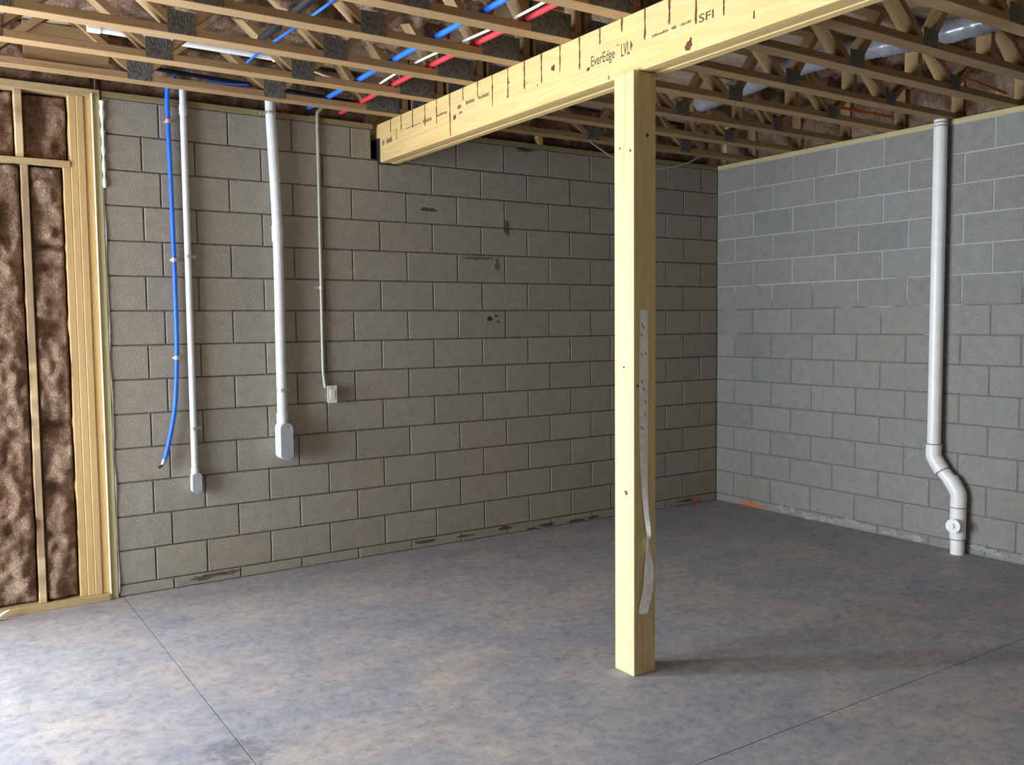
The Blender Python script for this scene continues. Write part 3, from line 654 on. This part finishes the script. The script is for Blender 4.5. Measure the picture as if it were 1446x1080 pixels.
# ------------------------------------------------------------------ conduits on the back wall
def strap(parent, x, z, r, yc, ear=1, mat=M_STEEL):
    """one-hole pipe strap: band round the pipe, ear with a screw"""
    bm = bmesh.new(); A = []; n = 12
    for k in range(n + 1):
        a = math.pi * k / n
        p = (x + ear * math.cos(a) * (r + 0.0025), yc - math.sin(a) * (r + 0.0025))
        A.append([bm.verts.new((p[0], p[1], z - 0.009)), bm.verts.new((p[0], p[1], z + 0.009))])
    e = [[bm.verts.new((x + ear * (r + 0.0025), -0.001, z - 0.009)), bm.verts.new((x + ear * (r + 0.0025), -0.001, z + 0.009))],
         [bm.verts.new((x + ear * (r + 0.035), -0.001, z - 0.009)), bm.verts.new((x + ear * (r + 0.035), -0.001, z + 0.009))]]
    seq = e[::-1] + A
    for a, b in zip(seq[:-1], seq[1:]): bm.faces.new((a[0], a[1], b[1], b[0]))
    o = newobj('strap', bm_mesh(bm, 'strap', mat), parent); s = o.modifiers.new('t', 'SOLIDIFY'); s.thickness = 0.002; s.offset = 0
    bm = bmesh.new(); add_tube(bm, [(x + ear * (r + 0.022), 0.0, z), (x + ear * (r + 0.022), -0.007, z)], 0.006, 10)
    newobj('screw', bm_mesh(bm, 'screw', mat, False), o)
def conduit_body(parent, x, ztop, zbot, w, ydep, mat):
    """LB style access body with rounded ends and an oval cover plate"""
    bm = bmesh.new(); hw = w / 2; seg = 10; ring = []
    for k in range(seg + 1): a = math.pi * k / seg; ring.append((x + math.cos(a) * hw, ztop - hw + math.sin(a) * hw * 0.8))
    for k in range(seg + 1): a = math.pi + math.pi * k / seg; ring.append((x + math.cos(a) * hw, zbot + hw + math.sin(a) * hw * 0.8))
    f0 = [bm.verts.new((p, -0.004, q)) for p, q in ring]; f1 = [bm.verts.new((p, -ydep, q)) for p, q in ring]
    n = len(ring)
    for k in range(n): bm.faces.new((f0[k], f0[(k + 1) % n], f1[(k + 1) % n], f1[k]))
    bm.faces.new(f1); bm.faces.new(f0[::-1])
    b = newobj('conduit_body', bm_mesh(bm, 'conduit_body', mat), parent)
    bm = bmesh.new(); cz = (ztop + zbot) / 2; sc = 1.06
    f0 = [bm.verts.new((x + (p - x) * sc, -ydep, cz + (q - cz) * 1.02)) for p, q in ring]; f1 = [bm.verts.new((x + (p - x) * sc * 0.97, -ydep - 0.006, cz + (q - cz) * 1.005)) for p, q in ring]
    for k in range(n): bm.faces.new((f0[k], f0[(k + 1) % n], f1[(k + 1) % n], f1[k]))
    bm.faces.new(f1); bm.faces.new(f0[::-1])
    c = newobj('cover', bm_mesh(bm, 'cover', M_BODY), b)
    for zz in (ztop - hw * 0.7, zbot + hw * 0.7):
        bm = bmesh.new(); add_tube(bm, [(x, -ydep - 0.005, zz), (x, -ydep - 0.009, zz)], 0.0045, 8); newobj('screw', bm_mesh(bm, 'screw', M_STEEL), parent)

c1 = empty('conduit', (0, 0, 0)); tag(c1, 'slim grey conduit on the block wall just right of the blue water pipe', 'conduit')
X1, R1 = -4.538, 0.0195
tube('pipe', M_CONDUIT, [(X1, -0.030, 3.02), (X1, -0.030, 0.70)], R1, c1, 16)
tube('coupling', M_CONDUIT, [(X1, -0.030, 2.915), (X1, -0.030, 2.86)], R1 + 0.0035, c1, 16)
tube('collar', M_CONDUIT, [(X1, -0.030, 0.73), (X1, -0.030, 0.69)], R1 + 0.004, c1, 16)
conduit_body(c1, X1 + 0.004, 0.712, 0.575, 0.054, 0.062, M_CONDUIT)
strap(c1, X1, 0.978, R1, -0.030); strap(c1, X1, 2.02, R1, -0.030)
c2 = empty('conduit', (0, 0, 0)); tag(c2, 'thick grey conduit on the block wall ending in a large oval fitting', 'conduit')
X2, R2 = -3.985, 0.0315
tube('pipe', M_CONDUIT, catmull([(X2 - 0.028, -0.045, 3.10), (X2 - 0.024, -0.045, 2.9), (X2, -0.045, 2.2), (X2, -0.045, 1.5), (X2, -0.045, 0.99)], 8), R2, c2, 20)
tube('coupling', M_CONDUIT, [(X2 - 0.001, -0.045, 2.23), (X2, -0.045, 2.13)], R2 + 0.004, c2, 20)
tube('collar', M_CONDUIT, [(X2, -0.045, 1.04), (X2, -0.045, 0.965)], R2 + 0.005, c2, 20)
conduit_body(c2, X2 + 0.002, 0.985, 0.735, 0.078, 0.115, M_CONDUIT)
strap(c2, X2, 1.185, R2, -0.045); strap(c2, X2 - 0.024, 2.93, R2, -0.045, -1)
c3 = empty('conduit', (0, 0, 0)); tag(c3, 'thin steel conduit on the block wall leading to a small switch box', 'conduit')
X3, R3 = -3.690, 0.0105
tube('pipe', M_EMT, catmull([(X3 + 0.045, -0.0145, 3.02), (X3 + 0.012, -0.0145, 2.985), (X3, -0.0145, 2.94), (X3, -0.014, 2.6), (X3, -0.014, 1.9), (X3, -0.014, 1.35), (X3 + 0.003, -0.016, 1.26), (X3 + 0.010, -0.020, 1.185)], 6), R3, c3, 12)
strap(c3, X3, 1.845, R3, -0.014, -1); strap(c3, X3, 2.945, R3, -0.014, -1)
bxo = empty('switch_box', (-3.643, 0, 1.142)); tag(bxo, 'small cream electrical box on the block wall at the foot of the thin conduit', 'electrical box')
box('box_body', M_STEEL, (-0.027, 0.027, -0.044, 0.0, -0.052, 0.052), bxo, 0.004, 2)
cov = box('cover_plate', M_PLATE, (-0.034, 0.034, -0.051, -0.0442, -0.058, 0.058), bxo, 0.003, 2)
o = box('switch', M_PLATE, (-0.017, 0.017, -0.0075, -0.0035, -0.034, 0.034), cov, 0.0015)
bm = bmesh.new(); add_tube(bm, [(0, -0.0035, 0.046), (0, -0.006, 0.046)], 0.004, 10); newobj('screw', bm_mesh(bm, 'screw', M_DARKMETAL), cov)

# blue water pipe hanging down the wall
bp = empty('water_pipe', (0, 0, 0)); tag(bp, 'blue flexible water pipe hanging down the block wall, lower end loose', 'pipe')
path = [(-4.60, -0.12, 3.05), (-4.622, -0.05, 3.02), (-4.627, -0.033, 2.95), (-4.627, -0.033, 2.811), (-4.623, -0.033, 2.485), (-4.619, -0.033, 1.997), (-4.619, -0.033, 1.6), (-4.623, -0.034, 1.412), (-4.636, -0.036, 1.2), (-4.655, -0.038, 1.051), (-4.698, -0.042, 0.861), (-4.722, -0.045, 0.788)]
tube('pipe', M_BLUE, catmull(path, 8), 0.0135, bp, 14)
for (x, z) in ((-4.627, 2.811), (-4.619, 1.997), (-4.622, 1.412)):
    tube('clip', M_COPPER, [(x, -0.033, z + 0.011), (x, -0.033, z - 0.011)], 0.0158, bp, 14)
    box('clip_foot', M_COPPER, (x - 0.017, x, -0.018, 0.0, z - 0.006, z + 0.006), bp, 0.001)
tube('end_ring', M_STEEL, [(-4.716, -0.0445, 0.803), (-4.726, -0.0455, 0.776)], 0.0150, bp, 14)
tube('shutoff_tip', M_DARKMETAL, catmull([(-4.722, -0.045, 0.787), (-4.735, -0.047, 0.768), (-4.752, -0.047, 0.760)], 4), 0.008, bp, 8)
# loose anchor screws on the wall
# ------------------------------------------------------------------ white drain pipe on the right wall
dp = empty('drain_pipe', (0, 0, 0)); tag(dp, 'white plastic drain pipe with an offset bend standing against the right wall', 'pipe')
RP = 0.0445; XP = -0.062; Y1, Y2 = -2.098, -2.283
tube('pipe', M_PVC, [(XP, Y1, 2.948), (XP, Y1, 0.72)], RP, dp, 28)
el1 = catmull([(XP, Y1, 0.735), (XP, Y1, 0.66), (XP, Y1 - 0.022, 0.615), (XP, Y1 - 0.065, 0.555)], 6)
tube('elbow', M_PVC, el1, RP + 0.007, dp, 28)
tube('pipe', M_PVC, [(XP, Y1 - 0.055, 0.570), (XP, Y2 + 0.045, 0.485)], RP, dp, 28)
el2 = catmull([(XP, Y2 + 0.062, 0.510), (XP, Y2 + 0.022, 0.452), (XP, Y2, 0.405), (XP, Y2, 0.325)], 6)
tube('elbow', M_PVC, el2, RP + 0.007, dp, 28)
tube('cleanout_tee', M_PVC, [(XP, Y2, 0.318), (XP, Y2, 0.105)], RP + 0.006, dp, 28)
tube('pipe', M_PVC, [(XP, Y2, 0.12), (XP, Y2, 0.0)], RP, dp, 28)
dirp = Vector((-0.98, -0.20, 0.02)).normalized(); base = Vector((XP, Y2, 0.205))
tee = tube('cleanout_branch', M_PVC, [base, base + dirp * 0.082], 0.042, dp, 24)
plug = tube('cleanout_plug', M_PVC, [base + dirp * 0.080, base + dirp * 0.096], 0.047, dp, 24)
q = base + dirp * 0.0962; sd = dirp.cross(Vector((0, 0, 1))).normalized(); uz = sd.cross(dirp)
bm = bmesh.new()
def slab(bm, c, a, b, w, d):
    a_ = (b - a).normalized(); n_ = a_.cross(dirp).normalized(); vs = []
    for s_ in (0, d):
        for (t_, w_) in ((a, -w), (b, -w), (b, w), (a, w)): vs.append(bm.verts.new(c + t_ + n_ * w_ + dirp * s_))
    for f_ in ((0, 1, 2, 3), (7, 6, 5, 4), (0, 4, 5, 1), (1, 5, 6, 2), (2, 6, 7, 3), (3, 7, 4, 0)): bm.faces.new([vs[i] for i in f_])
sd = -sd; slab(bm, q, sd * 0.0 + uz * 0.016, sd * 0.014, 0.003, 0.004); slab(bm, q, sd * 0.014, sd * 0.0 - uz * 0.016, 0.003, 0.004)
newobj('plug_lug', bm_mesh(bm, 'plug_lug', plain('pvc_shadow_grey', (0.45, 0.45, 0.45))), plug)
for (p, d_) in (((XP, Y1, 0.7365), (0, 0, 1)), ((XP, Y1 - 0.0665, 0.5535), (0, -0.57, -0.82)), ((XP, Y2, 0.3215), (0, 0, 1)), ((XP, Y2, 0.1035), (0, 0, 1)), ((XP, Y1, 2.905), (0, 0, 1)), ((XP, Y1, 2.928), (0, 0, 1))):
    d_ = Vector(d_).normalized(); p = Vector(p)
    tube('primer_ring', M_PRIMER, [p - d_ * 0.0035, p + d_ * 0.0035], RP + (0.0072 if p.z < 2 else 0.0008), dp, 28)

# ------------------------------------------------------------------ scrap on the bottom plate
sc = tube('plastic_scrap', M_CAULK, catmull([(-5.66, -0.085, 0.012), (-5.625, -0.085, 0.020), (-5.60, -0.082, 0.036), (-5.566, -0.075, 0.050)], 5), [0.011] * 8 + [0.010, 0.009, 0.009, 0.008, 0.008, 0.007, 0.006, 0.005], None, 8)
tag(sc, 'curled white plastic scrap lying at the foot of the framed wall', 'scrap')
